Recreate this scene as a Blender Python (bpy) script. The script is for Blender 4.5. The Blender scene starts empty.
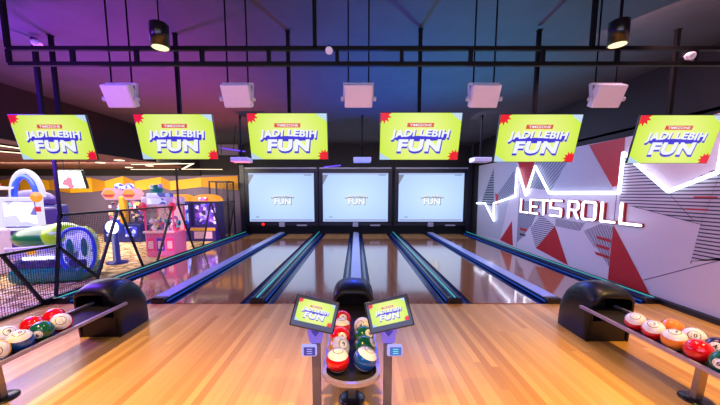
import bpy, bmesh, math, random
from mathutils import Vector, Matrix, Euler
random.seed(7)
R = math.radians
S = bpy.context.scene
COL = S.collection

# ------------------------------------------------------------------ materials
def lin(c):
    if isinstance(c, str):
        c = [int(c[i:i+2], 16) / 255 for i in (0, 2, 4)]
    return tuple(x / 12.92 if x <= .04045 else ((x + .055) / 1.055) ** 2.4 for x in c) + (1,)

def newmat(name):
    m = bpy.data.materials.new(name); m.use_nodes = True
    nt = m.node_tree
    return m, nt, nt.nodes['Principled BSDF']

def mat(name, col, rough=.5, metal=0., emit=None, es=1., coat=0., noise=.06, nscale=18., spec=.5):
    m, nt, b = newmat(name)
    c = lin(col)
    if noise > 0 and not emit:
        tc = nt.nodes.new('ShaderNodeTexCoord'); n = nt.nodes.new('ShaderNodeTexNoise')
        n.inputs['Scale'].default_value = nscale; n.inputs['Detail'].default_value = 3
        nt.links.new(tc.outputs['Object'], n.inputs['Vector'])
        r = nt.nodes.new('ShaderNodeValToRGB')
        r.color_ramp.elements[0].position = .3; r.color_ramp.elements[1].position = .7
        r.color_ramp.elements[0].color = tuple(x * (1 - noise) for x in c[:3]) + (1,)
        r.color_ramp.elements[1].color = tuple(min(1, x * (1 + noise)) for x in c[:3]) + (1,)
        nt.links.new(n.outputs['Fac'], r.inputs['Fac']); nt.links.new(r.outputs['Color'], b.inputs['Base Color'])
    else:
        b.inputs['Base Color'].default_value = c
    b.inputs['Roughness'].default_value = rough; b.inputs['Metallic'].default_value = metal
    b.inputs['Coat Weight'].default_value = coat; b.inputs['Coat Roughness'].default_value = .06
    b.inputs['Specular IOR Level'].default_value = spec
    if emit:
        b.inputs['Emission Color'].default_value = lin(emit); b.inputs['Emission Strength'].default_value = es
    return m

def wood(name, ca, cb, w, rough, coat=0., grain=.25, length=1.3):
    """boards running along Y, each with its own tone, with drawn-out grain"""
    m, nt, b = newmat(name); N = nt.nodes.new; L = nt.links.new
    tc = N('ShaderNodeTexCoord'); sp = N('ShaderNodeSeparateXYZ'); L(tc.outputs['Object'], sp.inputs[0])
    def mth(op, a, bb=None):
        n = N('ShaderNodeMath'); n.operation = op
        for i, v in enumerate((a, bb)):
            if v is None: continue
            if isinstance(v, (int, float)): n.inputs[i].default_value = v
            else: L(v, n.inputs[i])
        return n.outputs[0]
    u = mth('DIVIDE', sp.outputs['X'], w); bi = mth('FLOOR', u); fr = mth('FRACT', u)
    wn = N('ShaderNodeTexWhiteNoise'); wn.noise_dimensions = '1D'; L(bi, wn.inputs['W'])
    yo = mth('ADD', mth('DIVIDE', sp.outputs['Y'], length), mth('MULTIPLY', wn.outputs['Value'], 7.3))
    seg = mth('FLOOR', yo)
    wn2 = N('ShaderNodeTexWhiteNoise'); wn2.noise_dimensions = '2D'
    cv = N('ShaderNodeCombineXYZ'); L(bi, cv.inputs[0]); L(seg, cv.inputs[1]); L(cv.outputs[0], wn2.inputs['Vector'])
    mp = N('ShaderNodeMapping'); mp.inputs['Scale'].default_value = (60, 2.2, 1); L(tc.outputs['Object'], mp.inputs['Vector'])
    gn = N('ShaderNodeTexNoise'); gn.inputs['Scale'].default_value = 1; gn.inputs['Detail'].default_value = 4; L(mp.outputs[0], gn.inputs['Vector'])
    f = mth('ADD', mth('MULTIPLY', wn2.outputs['Value'], 1 - grain), mth('MULTIPLY', gn.outputs['Fac'], grain))
    rp = N('ShaderNodeValToRGB'); rp.color_ramp.elements[0].color = lin(ca); rp.color_ramp.elements[1].color = lin(cb); L(f, rp.inputs['Fac'])
    edge = mth('LESS_THAN', fr, .035)
    mx = N('ShaderNodeMix'); mx.data_type = 'RGBA'; L(mth('MULTIPLY', edge, .35), mx.inputs['Factor'])
    L(rp.outputs['Color'], mx.inputs['A']); mx.inputs['B'].default_value = lin('3a1a08')
    L(mx.outputs['Result'], b.inputs['Base Color'])
    b.inputs['Roughness'].default_value = rough
    b.inputs['Coat Weight'].default_value = coat; b.inputs['Coat Roughness'].default_value = .1; b.inputs['Coat IOR'].default_value = 2.1 if coat > .5 else 1.5
    return m

def stripes(name, ca, cb, period, duty, ang=0., plane='YZ', rough=.6, wob=0.):
    """printed stripes on a wall lying in the YZ plane"""
    m, nt, b = newmat(name); N = nt.nodes.new; L = nt.links.new
    tc = N('ShaderNodeTexCoord'); mp = N('ShaderNodeMapping'); mp.inputs['Rotation'].default_value = (ang, 0, 0)
    L(tc.outputs['Object'], mp.inputs['Vector']); vec = mp.outputs[0]
    if wob:
        w = N('ShaderNodeTexWave'); w.wave_type = 'RINGS'; w.rings_direction = 'X'
        w.inputs['Scale'].default_value = 1 / period / 2; w.inputs['Distortion'].default_value = wob; w.inputs['Detail'].default_value = 1
        L(vec, w.inputs['Vector']); fac = w.outputs['Fac']
        lt = N('ShaderNodeMath'); lt.operation = 'LESS_THAN'; L(fac, lt.inputs[0]); lt.inputs[1].default_value = duty
    else:
        sp = N('ShaderNodeSeparateXYZ'); L(vec, sp.inputs[0])
        d = N('ShaderNodeMath'); d.operation = 'DIVIDE'; L(sp.outputs['Z'], d.inputs[0]); d.inputs[1].default_value = period
        fr = N('ShaderNodeMath'); fr.operation = 'FRACT'; L(d.outputs[0], fr.inputs[0])
        lt = N('ShaderNodeMath'); lt.operation = 'LESS_THAN'; L(fr.outputs[0], lt.inputs[0]); lt.inputs[1].default_value = duty
    mx = N('ShaderNodeMix'); mx.data_type = 'RGBA'; L(lt.outputs[0], mx.inputs['Factor'])
    mx.inputs['A'].default_value = lin(ca); mx.inputs['B'].default_value = lin(cb)
    L(mx.outputs['Result'], b.inputs['Base Color']); b.inputs['Roughness'].default_value = rough
    return m

def screen_mat(name, cin, cout, cy=0., es=1., rad=.62):
    """a lit screen showing a picture whose middle is paler than its edge"""
    m, nt, b = newmat(name); N = nt.nodes.new; L = nt.links.new
    tc = N('ShaderNodeTexCoord'); mp = N('ShaderNodeMapping'); mp.inputs['Location'].default_value = (-.5, -.5, 0)
    L(tc.outputs['UV'], mp.inputs['Vector'])
    ln = N('ShaderNodeVectorMath'); ln.operation = 'LENGTH'; L(mp.outputs[0], ln.inputs[0])
    rp = N('ShaderNodeValToRGB'); rp.color_ramp.elements[0].color = lin(cin); rp.color_ramp.elements[1].color = lin(cout)
    rp.color_ramp.elements[0].position = .05; rp.color_ramp.elements[1].position = rad
    L(ln.outputs['Value'], rp.inputs['Fac'])
    L(rp.outputs['Color'], b.inputs['Emission Color']); b.inputs['Emission Strength'].default_value = es
    b.inputs['Base Color'].default_value = (.01, .01, .01, 1); b.inputs['Roughness'].default_value = .35
    return m

def glow(name, col, es=1., rough=.4):
    m, nt, b = newmat(name)
    b.inputs['Base Color'].default_value = (.02, .02, .02, 1); b.inputs['Roughness'].default_value = rough
    b.inputs['Emission Color'].default_value = lin(col); b.inputs['Emission Strength'].default_value = es
    return m

def spotted(name, ca, cb, scale, es=0., rough=.6):
    """busy many-coloured print or prize pile: cells of random tone"""
    m, nt, b = newmat(name); N = nt.nodes.new; L = nt.links.new
    tc = N('ShaderNodeTexCoord'); v = N('ShaderNodeTexVoronoi'); v.inputs['Scale'].default_value = scale
    L(tc.outputs['Object'], v.inputs['Vector'])
    sp = N('ShaderNodeSeparateColor'); L(v.outputs['Color'], sp.inputs[0])
    rp = N('ShaderNodeValToRGB'); rp.color_ramp.interpolation = 'CONSTANT'
    cols = [ca] + list(cb); rp.color_ramp.elements[0].color = lin(cols[0]); rp.color_ramp.elements[0].position = 0
    for i, c in enumerate(cols[1:], 1):
        e = rp.color_ramp.elements[1] if i == 1 else rp.color_ramp.elements.new(i / len(cols))
        e.position = i / len(cols); e.color = lin(c)
    L(sp.outputs[0], rp.inputs['Fac']); L(rp.outputs['Color'], b.inputs['Base Color'])
    if es:
        L(rp.outputs['Color'], b.inputs['Emission Color']); b.inputs['Emission Strength'].default_value = es
    b.inputs['Roughness'].default_value = rough
    return m

def glass_mat(name, tint='ffffff', gl=.12):
    m = bpy.data.materials.new(name); m.use_nodes = True; nt = m.node_tree; nt.nodes.clear()
    o = nt.nodes.new('ShaderNodeOutputMaterial'); t = nt.nodes.new('ShaderNodeBsdfTransparent'); g = nt.nodes.new('ShaderNodeBsdfGlossy')
    t.inputs['Color'].default_value = lin(tint); g.inputs['Roughness'].default_value = .05
    mx = nt.nodes.new('ShaderNodeMixShader'); mx.inputs[0].default_value = gl
    nt.links.new(t.outputs[0], mx.inputs[1]); nt.links.new(g.outputs[0], mx.inputs[2]); nt.links.new(mx.outputs[0], o.inputs[0])
    return m

M = dict(
    black=mat('black_metal', '050507', .6, 0, spec=.2), satin=mat('black_plastic', '0b0b10', .3, 0, coat=.3),
    hood=mat('hood_plastic', '06070e', .42, 0, coat=.15, spec=.35, nscale=6), mouth=mat('dark_lining', '030305', .8),
    steel=mat('brushed_steel', 'a09488', .38, .85, nscale=40), bronze=mat('rail_metal', 'a498b0', .4, .4, nscale=40), tray=mat('tray_liner', '160e0d', .7),
    ceil=mat('ceiling_paint', '3a3a40', .75, nscale=3, noise=.12), dark=mat('dark_wall', '07090d', .7, nscale=3, noise=.15),
    bulk=mat('bulkhead_paint', '17100f', .8), aceil=mat('arcade_ceiling_paint', '70453c', .7, nscale=2),
    plinth=mat('plinth_paint', '101218', .5), maskp=mat('mask_panel', '0c1120', .4, 0),
    mur=mat('mural_pale', 'c9c2ca', .55, nscale=60, noise=.05), mur2=mat('mural_grey', 'a9abb8', .55, nscale=60, noise=.05), red=mat('mural_red', 'a80f1e', .5),
    murdark=mat('mural_line', '2a2a36', .6),
    s_h=stripes('mural_level_stripes', 'b8b2be', '2b2b3a', .046, .36), s_t=stripes('mural_teal_stripes', '8f96a6', '123038', .075, .5),
    s_d=stripes('mural_hatch', '8f93a3', '4a5264', .07, .35, R(38)), s_r=stripes('mural_curved_stripes', 'b8b2be', '31313f', .05, .4, 0, wob=1.5),
    s_e=stripes('mural_hatch_fine', '9a9aa8', '3a4052', .055, .35, R(-40)),
    neon=glow('neon_white', 'dfe6ff', 4), neonback=mat('neon_red_return', '8c1018', .5),
    oak=wood('approach_oak', 'c48430', 'f4c060', .062, .33, .12, .3, 2.6),
    lane=wood('lane_walnut', '8c5a38', 'b27c52', .041, .08, 1., .3, 9), deck=wood('pin_deck_maple', 'c08848', 'e0b078', .041, .09, .8, .3, 9),
    gut=mat('gutter_plastic', '0a2060', .22, .1, coat=.4), cap=mat('pale_cap', 'a8b6e4', .3, .2, coat=.2), capd=mat('dark_cap', '070f30', .3, .2, coat=.3),
    ledc=glow('led_green', '30c0b8', .8), ledb=glow('led_blue', '1458d8', .5), 
    white=mat('white_plastic', 'e6e6fc', .45), grill=mat('speaker_grille', 'e6daf0', .6, nscale=200, noise=.12), whitem=mat('white_metal', 'c8c4d0', .4, .2),
    lamp=glow('warm_lamp', 'ffe9b0', 1.6), bar=mat('grey_bar', '9aa2b4', .4, .3), dvc=mat('purple_translucent', '8078d0', .4, emit='6058e0', es=.5), dvcw=glow('device_rim', 'b4b0ff', .95),
    dvct=glow('display_cyan', '70f0f0', 1), dsp=glow('device_display', '2038b0', .8), dspt=glow('device_display_lit', '2a70d0', .9),
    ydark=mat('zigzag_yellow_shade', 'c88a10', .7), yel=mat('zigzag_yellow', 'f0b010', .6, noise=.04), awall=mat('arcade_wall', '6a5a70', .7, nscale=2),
    carpet=spotted('arcade_carpet', 'c8a468', ['d8b880', 'b08850', 'e0c898', '8a6a48'], 9, 0, .9),
    post=mat('post_metal', '66647e', .45, .4), wire=mat('wire_black', '0c0c14', .5, .2), alight=glow('linear_lamp', 'ffe6c0', 2.2),
    cabw=mat('cabinet_white', 'd8c4dc', .35, emit='e0a0e0', es=.12), pink=glow('pink_panel', 'ff3080', 1.0), pinkl=glow('pale_pink_panel', 'ffb0d0', .95), rdd=glow('red_disc', 'e01848', .8),  # white cabinets emit a faint pink, standing in for light on them
    glass=glass_mat('case_glass'), prize=spotted('prizes', 'f0f0f0', ['e85080', '70c0d0', 'ffd870', '8060c0', 'f4b0c8', '303850'], 9, .35),  # prizes emit part of their colour to look brightly lit
    pinkcab=mat('pink_cabinet', 'e88ab0', .35, emit='f02870', es=.3), orange=glow('orange_dome', 'fca018', 1.0), gold=mat('gold_column', 'd8a030', .4, .4, emit='d89a20', es=.35), navy=mat('navy_cabinet', '1a2060', .35, emit='202a90', es=.3), purple=glow('purple_panel', '6a30e0', .75), violet=mat('violet_cabinet', '30206a', .35, emit='4020a0', es=.25),  # cabinets and gold column emit their own tint in place of arcade light
    green=mat('ride_green', '18783c', .3, 0, coat=.5, emit='0c6a34', es=.18), lime=mat('ride_lime', '96d018', .3, 0, coat=.5, emit='80c010', es=.3), rblue=mat('ride_blue', '2a50d8', .3, 0, coat=.5, emit='2040d8', es=.35), teal=mat('ride_teal', '108078', .3, 0, coat=.4, emit='0a6a66', es=.15), rwhite=mat('ride_white', 'c8c0ea', .3, 0, coat=.4, emit='a090f0', es=.12),  # ride paints carry a little emission so they look lit
    glowwhite=glow('lit_white_trim', 'ece6ff', .95), headl=glow('headlight', 'f2f4ff', 4), poster=spotted('poster_print', 'd0d8ff', ['a0a8e8', 'e8ecff', '5058a0', 'c8ccf8'], 5, .55), poster2=spotted('game_picture', 'dff5e6', ['c8f0d0', 'e8f4f0', 'ffffff', 'e86078', 'a8e0a0'], 7, .75),
    bluep=spotted('blue_game_print', '2430d0', ['3848ff', '1820a0', '6a80ff', 'c0ccff'], 8, .6), redp=spotted('red_game_print', 'e03048', ['ffffff', 'c01830', 'ffb0b8', 'f060a0'], 7, .5),
    disc=glow('dish_white', 'fff0f8', .95), rtip=glow('red_button', 'e81838', .9), redled=glow('red_led', 'ff1818', 1.5), blueled=glow('stage_blue', '5060ff', 1.5), pled=glow('purple_strip', '6a40ff', 1.3),
    # screen pictures
    tvbg=screen_mat('screen_lime', 'f4fa98', 'c6ec0a'), tvred=glow('art_red', 'f01028', .95), tvblue=glow('art_blue', '3430d8', .95), tvwhite=glow('art_white', 'f2f6ff', 1.0), tvpale=glow('art_pale_blue', 'b8d8f4', .95), tvban=glow('art_banner', 'e0562c', .95),
    mbg=screen_mat('mask_screen_white', 'c4e0ff', 'a0c0f6', rad=.8, es=1.12), mgrey=glow('mask_art_grey', '8a93a8', .8), mwhite=glow('mask_art_white', 'f8fcff', 1.0), mlav=glow('mask_art_lavender', 'a8a8e0', .85),
)

# ------------------------------------------------------------------ mesh builder
class MB:
    def __init__(s): s.v = []; s.f = []; s.m = []; s.s = []; s.uv = {}
    def add(s, vs, fs, mi=0, mx=None, smooth=False, uv=None):
        o = len(s.v)
        s.v += [tuple(mx @ Vector(p)) if mx else tuple(p) for p in vs]
        for f in fs:
            if uv: s.uv[len(s.f)] = [uv[i] for i in f]
            s.f.append([i + o for i in f]); s.m.append(mi); s.s.append(smooth)
        return s
    def box(s, c, d, mi=0, mx=None, bev=0.):
        if bev:
            bm = bmesh.new(); bmesh.ops.create_cube(bm, size=1)
            for v in bm.verts: v.co = Vector((v.co.x * d[0] + c[0], v.co.y * d[1] + c[1], v.co.z * d[2] + c[2]))
            bmesh.ops.bevel(bm, geom=bm.edges[:], offset=bev, segments=2, affect='EDGES', profile=.5)
            bm.verts.index_update()
            s.add([v.co[:] for v in bm.verts], [[v.index for v in f.verts] for f in bm.faces], mi, mx); bm.free(); return s
        x, y, z = (a / 2 for a in d); cx, cy, cz = c
        vs = [(cx + i * x, cy + j * y, cz + k * z) for i in (-1, 1) for j in (-1, 1) for k in (-1, 1)]
        return s.add(vs, [(0, 1, 3, 2), (4, 6, 7, 5), (0, 4, 5, 1), (2, 3, 7, 6), (0, 2, 6, 4), (1, 5, 7, 3)], mi, mx)
    def bar(s, a, b, w, h=None, mi=0, up=(0, 0, 1)):
        a, b = Vector(a), Vector(b); h = h or w; d = (b - a).normalized(); u = Vector(up)
        if abs(d.dot(u)) > .98: u = Vector((0, 1, 0))
        x = d.cross(u).normalized(); z = x.cross(d)
        vs = [p + x * i * w / 2 + z * j * h / 2 for p in (a, b) for i, j in ((-1, -1), (1, -1), (1, 1), (-1, 1))]
        return s.add(vs, [(3, 2, 1, 0), (4, 5, 6, 7), (0, 1, 5, 4), (1, 2, 6, 5), (2, 3, 7, 6), (3, 0, 4, 7)], mi)
    def tube(s, pts, r, n=10, mi=0, closed=False):
        pts = [Vector(p) for p in pts]; k = len(pts); rings = []; vs = []; prev = None
        for i, p in enumerate(pts):
            if closed: t = (pts[(i + 1) % k] - pts[i - 1]).normalized()
            else: t = (pts[min(i + 1, k - 1)] - pts[max(i - 1, 0)]).normalized()
            u = Vector((0, 0, 1)) if prev is None else prev
            if abs(t.dot(u)) > .98: u = Vector((1, 0, 0))
            x = t.cross(u).normalized(); u = x.cross(t).normalized(); prev = u
            for j in range(n):
                a = 2 * math.pi * j / n; vs.append(p + (x * math.cos(a) + u * math.sin(a)) * r)
        fs = [(i * n + j, i * n + (j + 1) % n, ((i + 1) % k) * n + (j + 1) % n, ((i + 1) % k) * n + j) for i in range(k if closed else k - 1) for j in range(n)]
        s.add(vs, fs, mi, None, True)
        if not closed: s.add(vs[:n], [list(range(n))[::-1]], mi); s.add(vs[-n:], [list(range(n))], mi)
        return s
    def sweep(s, pts, w, h, mi=0):
        # flat bar of width w and height h bent along a level path
        pts = [Vector(p) for p in pts]; k = len(pts); vs = []
        for i, p in enumerate(pts):
            t = (pts[min(i + 1, k - 1)] - pts[max(i - 1, 0)]); t.z = 0; t.normalize(); x = Vector((t.y, -t.x, 0))
            vs += [p + x * a * w / 2 + Vector((0, 0, b * h / 2)) for a, b in ((-1, -1), (1, -1), (1, 1), (-1, 1))]
        fs = [(i * 4 + j, i * 4 + (j + 1) % 4, i * 4 + 4 + (j + 1) % 4, i * 4 + 4 + j) for i in range(k - 1) for j in range(4)]
        return s.add(vs, fs + [(3, 2, 1, 0), tuple(range(4 * k - 4, 4 * k))], mi)
    def lathe(s, prof, n=24, mi=0, mx=None, smooth=True):
        vs = [(r * math.cos(2 * math.pi * j / n), r * math.sin(2 * math.pi * j / n), z) for r, z in prof for j in range(n)]
        fs = [(i * n + j, i * n + (j + 1) % n, (i + 1) * n + (j + 1) % n, (i + 1) * n + j) for i in range(len(prof) - 1) for j in range(n)]
        s.add(vs, fs, mi, mx, smooth)
        for i, rev in ((0, True), (len(prof) - 1, False)):
            if prof[i][0] > 1e-4:
                f = list(range(i * n, i * n + n)); s.add([vs[q] for q in f], [list(range(n))[::-1] if rev else list(range(n))], mi, mx)
        return s
    def poly(s, pts, mi=0, mx=None):
        return s.add(pts, [list(range(len(pts)))], mi, mx)
    def prism(s, pts, d, mi=0, mx=None):
        """flat outline extruded by vector d"""
        n = len(pts); d = Vector(d); vs = [Vector(p) for p in pts] + [Vector(p) + d for p in pts]
        fs = [list(range(n))[::-1], list(range(n, 2 * n))] + [(i, (i + 1) % n, n + (i + 1) % n, n + i) for i in range(n)]
        return s.add(vs, fs, mi, mx)
    def build(s, name, mats, parent=None, loc=(0, 0, 0), fix=True):
        me = bpy.data.meshes.new(name); me.from_pydata([tuple(v) for v in s.v], [], s.f)
        for m in (mats if isinstance(mats, (list, tuple)) else [mats]): me.materials.append(m)
        for p, mi, sm in zip(me.polygons, s.m, s.s): p.material_index = mi; p.use_smooth = sm
        if s.uv:
            ul = me.uv_layers.new(name='UVMap')
            for fi, uvs in s.uv.items():
                for li, u in zip(me.polygons[fi].loop_indices, uvs): ul.data[li].uv = u
        me.update()
        o = bpy.data.objects.new(name, me); COL.objects.link(o)
        if parent is not None: o.parent = parent
        o.location = loc
        return o

def tag(o, label, cat, group=None, kind=None):
    o['label'] = label; o['category'] = cat
    if group: o['group'] = group
    if kind: o['kind'] = kind
    return o
def thing(name, loc, label, cat, group=None, rz=0.):
    o = bpy.data.objects.new(name, None); COL.objects.link(o); o.location = loc; o.rotation_euler.z = rz
    o.empty_display_size = .1
    return tag(o, label, cat, group)
def struct(o): o['kind'] = 'structure'; return o
def copy_tree(o, parent=None):
    c = o.copy(); COL.objects.link(c)
    if parent is not None: c.parent = parent; c.matrix_parent_inverse = o.matrix_parent_inverse.copy()
    for ch in o.children: copy_tree(ch, c)
    return c

_tcache = {}
def text_geo(txt, size=1., off=0., space=1.):
    """outline of a word as flat polygons, centred, lying in XY"""
    k = (txt, size, off, space)
    if k in _tcache: return _tcache[k]
    cu = bpy.data.curves.new('t', 'FONT'); cu.body = txt; cu.size = size; cu.align_x = 'CENTER'; cu.offset = off; cu.space_character = space; cu.resolution_u = 3
    ob = bpy.data.objects.new('t', cu); COL.objects.link(ob)
    dg = bpy.context.evaluated_depsgraph_get(); me = bpy.data.meshes.new_from_object(ob.evaluated_get(dg))
    vs = [v.co.copy() for v in me.vertices]; fs = [list(p.vertices) for p in me.polygons]
    x0 = min(v.x for v in vs); x1 = max(v.x for v in vs); y0 = min(v.y for v in vs); y1 = max(v.y for v in vs)
    for v in vs: v.x -= (x0 + x1) / 2; v.y -= (y0 + y1) / 2
    bpy.data.objects.remove(ob); bpy.data.curves.remove(cu); bpy.data.meshes.remove(me)
    _tcache[k] = (vs, fs, x1 - x0, y1 - y0)
    return _tcache[k]
def put_text(mb, txt, cx, cz, w, h, y, mi, off=.03, space=1., warp=None, mx=None):
    """a word as flat lettering facing -Y, fitted to w x h about (cx, cz)"""
    vs, fs, tw, thh = text_geo(txt, 1., off, space)
    out = []
    for v in vs:
        a, b = v.x / tw, v.y / thh
        x, z = cx + a * w, cz + b * h
        if warp: x, z = warp(x, z, a, b)
        out.append((x, y, z))
    mb.add(out, fs, mi, mx)

# ------------------------------------------------------------------ camera
cd = bpy.data.cameras.new('camera'); cam = bpy.data.objects.new('camera', cd); COL.objects.link(cam)
cam.location = (0, 0, 1.5); cam.rotation_euler = (R(90 - 6.277), 0, 0)
cd.sensor_fit = 'HORIZONTAL'; cd.sensor_width = 36; cd.lens = 36 * 300 / 720
cd.shift_x = (360 - 356) / 720; cd.shift_y = (226 - 202.5) / 720
cd.clip_start = .05; S.camera = cam

# ------------------------------------------------------------------ room
WX = 4.2; FY = 3.94; EY = 10.9
b = MB().box((0, (FY - 3) / 2, -.05), (2 * WX, FY + 3, .1)); struct(b.build('floor', M['oak']))
b = MB().box((0, (FY + EY) / 2 + .5, -.2), (2 * WX, EY - FY + 1, .2)); struct(b.build('floor', M['dark']))
b = MB().box((-9.2, 4, -.05), (9.99, 14, .1)); struct(b.build('floor', M['carpet']))
b = MB().box((-.68, 4, 3.29), (9.94, 14.2, .1)); struct(b.build('ceiling', M['ceil']))
b = MB().box((-9.95, 4, 2.41), (8.5, 14.2, .1)); struct(b.build('ceiling', M['aceil']))
b = MB().box((-5.67, 4, 2.8), (.06, 14.0, .88)); struct(b.build('trim_bulkhead', M['bulk']))
# back wall: dark over the lanes, arcade wall with yellow zigzag band left of them
b = MB().box((.03, EY + .5, 1.6), (8.5, .1, 3.3)); struct(b.build('wall_back', M['dark']))
b = MB().box((-9.2, 11.1, 1.6), (9.9, .1, 3.3)); struct(b.build('wall_back_arcade', M['awall']))
b = MB().box((-14.2, 4, 1.2), (.1, 14.2, 2.5)); struct(b.build('wall_left', M['awall']))
b = MB().box((-5, -3.05, 1.6), (18.4, .1, 3.3)); struct(b.build('wall_front', M['dark']))
# right wall with the painted mural (all one surface)
b = MB()
b.box((WX + .1, 4, 2.85), (.16, 14.0, .78), 0)                                   # dark upper wall
b.box((WX + .1, 4, 1.2), (.16, 14.0, 2.6), 0)
def pan(pts, mi, d): b.poly([(WX - d, y, z) for y, z in pts], mi)
pan([(-3, .06), (10.35, .06), (10.4, 2.42), (4.75, 2.36), (-3, 2.45)], 1, .0)
pan([(10.35, .08), (10.4, 2.4), (7.9, 2.38), (8.65, .14)], 2, .002)
pan([(9.27, 2.26), (9.15, 1.1), (10.1, 1.1), (9.96, 1.34)], 4, .004)
pan([(9.1, 1.5), (9.0, 1.15), (8.85, 1.15), (8.9, 1.45)], 3, .005)
pan([(9.04, 1.41), (8.07, 2.1), (8.0, 1.5), (9.02, 1.2)], 5, .004)
pan([(7.96, 2.37), (7.08, 2.37), (7.47, 1.6)], 3, .004)
pan([(7.08, 2.37), (5.88, 2.32), (6.45, 1.55), (7.3, 1.62)], 5, .003)
pan([(8.04, .75), (8.65, .14), (7.92, .09)], 3, .004)
pan([(7.75, 1.3), (6.8, 1.32), (7.19, .62), (7.75, .2)], 8, .004)
pan([(7.62, .62), (7.3, .62), (7.3, .56), (7.62, .56)], 3, .006); pan([(7.62, .48), (7.35, .48), (7.35, .43), (7.62, .43)], 9, .006)
pan([(7.19, .70), (6.9, .22), (7.7, .15)], 1, .006)
pan([(6.8, 1.02), (6.29, .81), (6.9, .22), (7.19, .62)], 6, .003)
pan([(6.29, .81), (6.9, .22), (5.82, .08)], 3, .005)
pan([(6.28, .97), (5.47, .95), (5.58, .79), (6.29, .81)], 7, .005)
pan([(5.53, 2.36), (4.8, 2.36), (4.78, 1.62), (4.95, 1.60)], 3, .004)
pan([(5.88, 2.36), (5.53, 2.36), (4.94, 1.55), (6.5, 1.55)], 2, .005)
pan([(4.78, 2.15), (3.2, 2.15), (2.4, 1.3), (2.6, .95), (3.63, 1.12), (4.52, 1.29), (4.8, 1.33)], 6, .003)
pan([(4.8, 2.36), (3.1, 2.44), (3.2, 1.95), (4.08, 1.53), (4.74, 2.1)], 1, .004)
pan([(3.63, 1.12), (2.6, .95), (2.4, 1.0), (2.6, 1.05), (3.69, .65)], 6, .004)
pan([(5.46, .82), (5.14, .97), (4.87, .96), (4.88, .29), (5.13, .52)], 7, .004)
for zz in (.74, .60, .46): pan([(5.2, zz + .02), (4.89, zz), (4.89, zz - .05), (5.15, zz - .03)], 3, .006)
pan([(4.86, .98), (4.87, .07), (4.15, .06)], 3, .006)
def seam(p, q, w=.008):
    b.bar((WX - .001, p[0], p[1]), (WX - .001, q[0], q[1]), .004, w, 9, up=(0, 0, 1))
for p, q in [((4.28, .23), (2.6, 1.18)), ((4.52, 1.29), (3.63, 1.12)), ((3.63, 1.12), (3.69, .62)), ((4.08, 1.53), (3.72, 1.16)), ((3.63, 1.12), (3.5, 1.75)), ((7.75, .1), (7.75, 2.37)), ((4.86, 1.5), (4.86, .98)), ((5.47, .8), (5.2, .55))]: seam(p, q)
for y, z in ((3.7, 1.3), (3.62, 1.45)): b.box((WX - .004, y, z), (.006, .25, .02), 3)
struct(b.build('wall_right', [M['dark'], M['mur'], M['mur2'], M['red'], M['s_t'], M['s_d'], M['s_h'], M['s_r'], M['s_e'], M['murdark']]))
b = MB().box((WX - .04, (FY + EY) / 2 - 3.4, .03), (.08, EY - FY + 6.8, .06)); struct(b.build('baseboard_right', M['plinth']))
# yellow zigzag band on the arcade wall
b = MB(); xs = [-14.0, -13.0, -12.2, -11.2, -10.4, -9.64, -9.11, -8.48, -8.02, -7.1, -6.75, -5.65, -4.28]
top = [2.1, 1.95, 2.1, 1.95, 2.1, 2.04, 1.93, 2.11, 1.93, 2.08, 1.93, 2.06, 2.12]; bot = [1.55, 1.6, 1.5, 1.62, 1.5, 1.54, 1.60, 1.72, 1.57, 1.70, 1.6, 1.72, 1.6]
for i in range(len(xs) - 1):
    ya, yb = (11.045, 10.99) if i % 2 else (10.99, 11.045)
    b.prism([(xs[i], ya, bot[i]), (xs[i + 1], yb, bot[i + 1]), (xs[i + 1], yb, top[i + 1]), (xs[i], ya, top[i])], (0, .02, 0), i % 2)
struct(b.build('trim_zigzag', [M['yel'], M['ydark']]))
b = MB().box((-9.6, 11.02, 2.24), (8.0, .04, .24)).box((-4.95, 11.02, 2.5), (1.4, .04, .7)); struct(b.build('trim_dark_band', M['bulk']))

# ------------------------------------------------------------------ lanes
LX = [-3.36, -2.02, -.67, .67, 2.02, 3.36]
DX = [-4.035, -2.7, -1.345, 0, 1.345, 2.7, 4.035]
nl = ['leftmost bowling lane, along the wire mesh fence of the arcade', 'second bowling lane from the left, left of the green lit divider', 'third bowling lane from the left, just left of the centre console', 'fourth bowling lane from the left, just right of the centre console', 'second bowling lane from the right, under the right-hand screen', 'rightmost bowling lane, along the mural wall with the neon']
bed = MB().box((0, (FY + 9.75) / 2, -.02), (.88, 9.75 - FY, .06)); dk = MB().box((0, (9.75 + EY) / 2, -.02), (.88, EY - 9.75, .06))
def gutter_mb():
    g = MB(); n = 8; vs = []
    for y in (FY, EY):
        for i in range(n + 1):
            a = math.pi * i / n; vs.append((.055 * -math.cos(a), y, -.005 - .05 * math.sin(a)))
        vs += [(.06, y, -.075), (-.06, y, -.075)]
    k = n + 3
    g.add(vs, [(i, (i + 1) % k, k + (i + 1) % k, k + i) for i in range(k)] + [list(range(k))[::-1], list(range(k, 2 * k))], 0, None, False)
    return g
lane0 = None
for x, lb in zip(LX, nl):
    if lane0 is None:
        t = lane0 = thing('bowling_lane', (x, 0, 0), lb, 'bowling lane', 'bowling lanes side by side')
        bed.build('lane_bed', M['lane'], t); dk.build('pin_deck', M['deck'], t)
        g = gutter_mb()
        for s in (-1, 1): g.build('gutter', M['gut'], t, (s * .502, 0, 0))
    else:
        t = copy_tree(lane0); t.location = (x, 0, 0); t['label'] = lb
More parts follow.
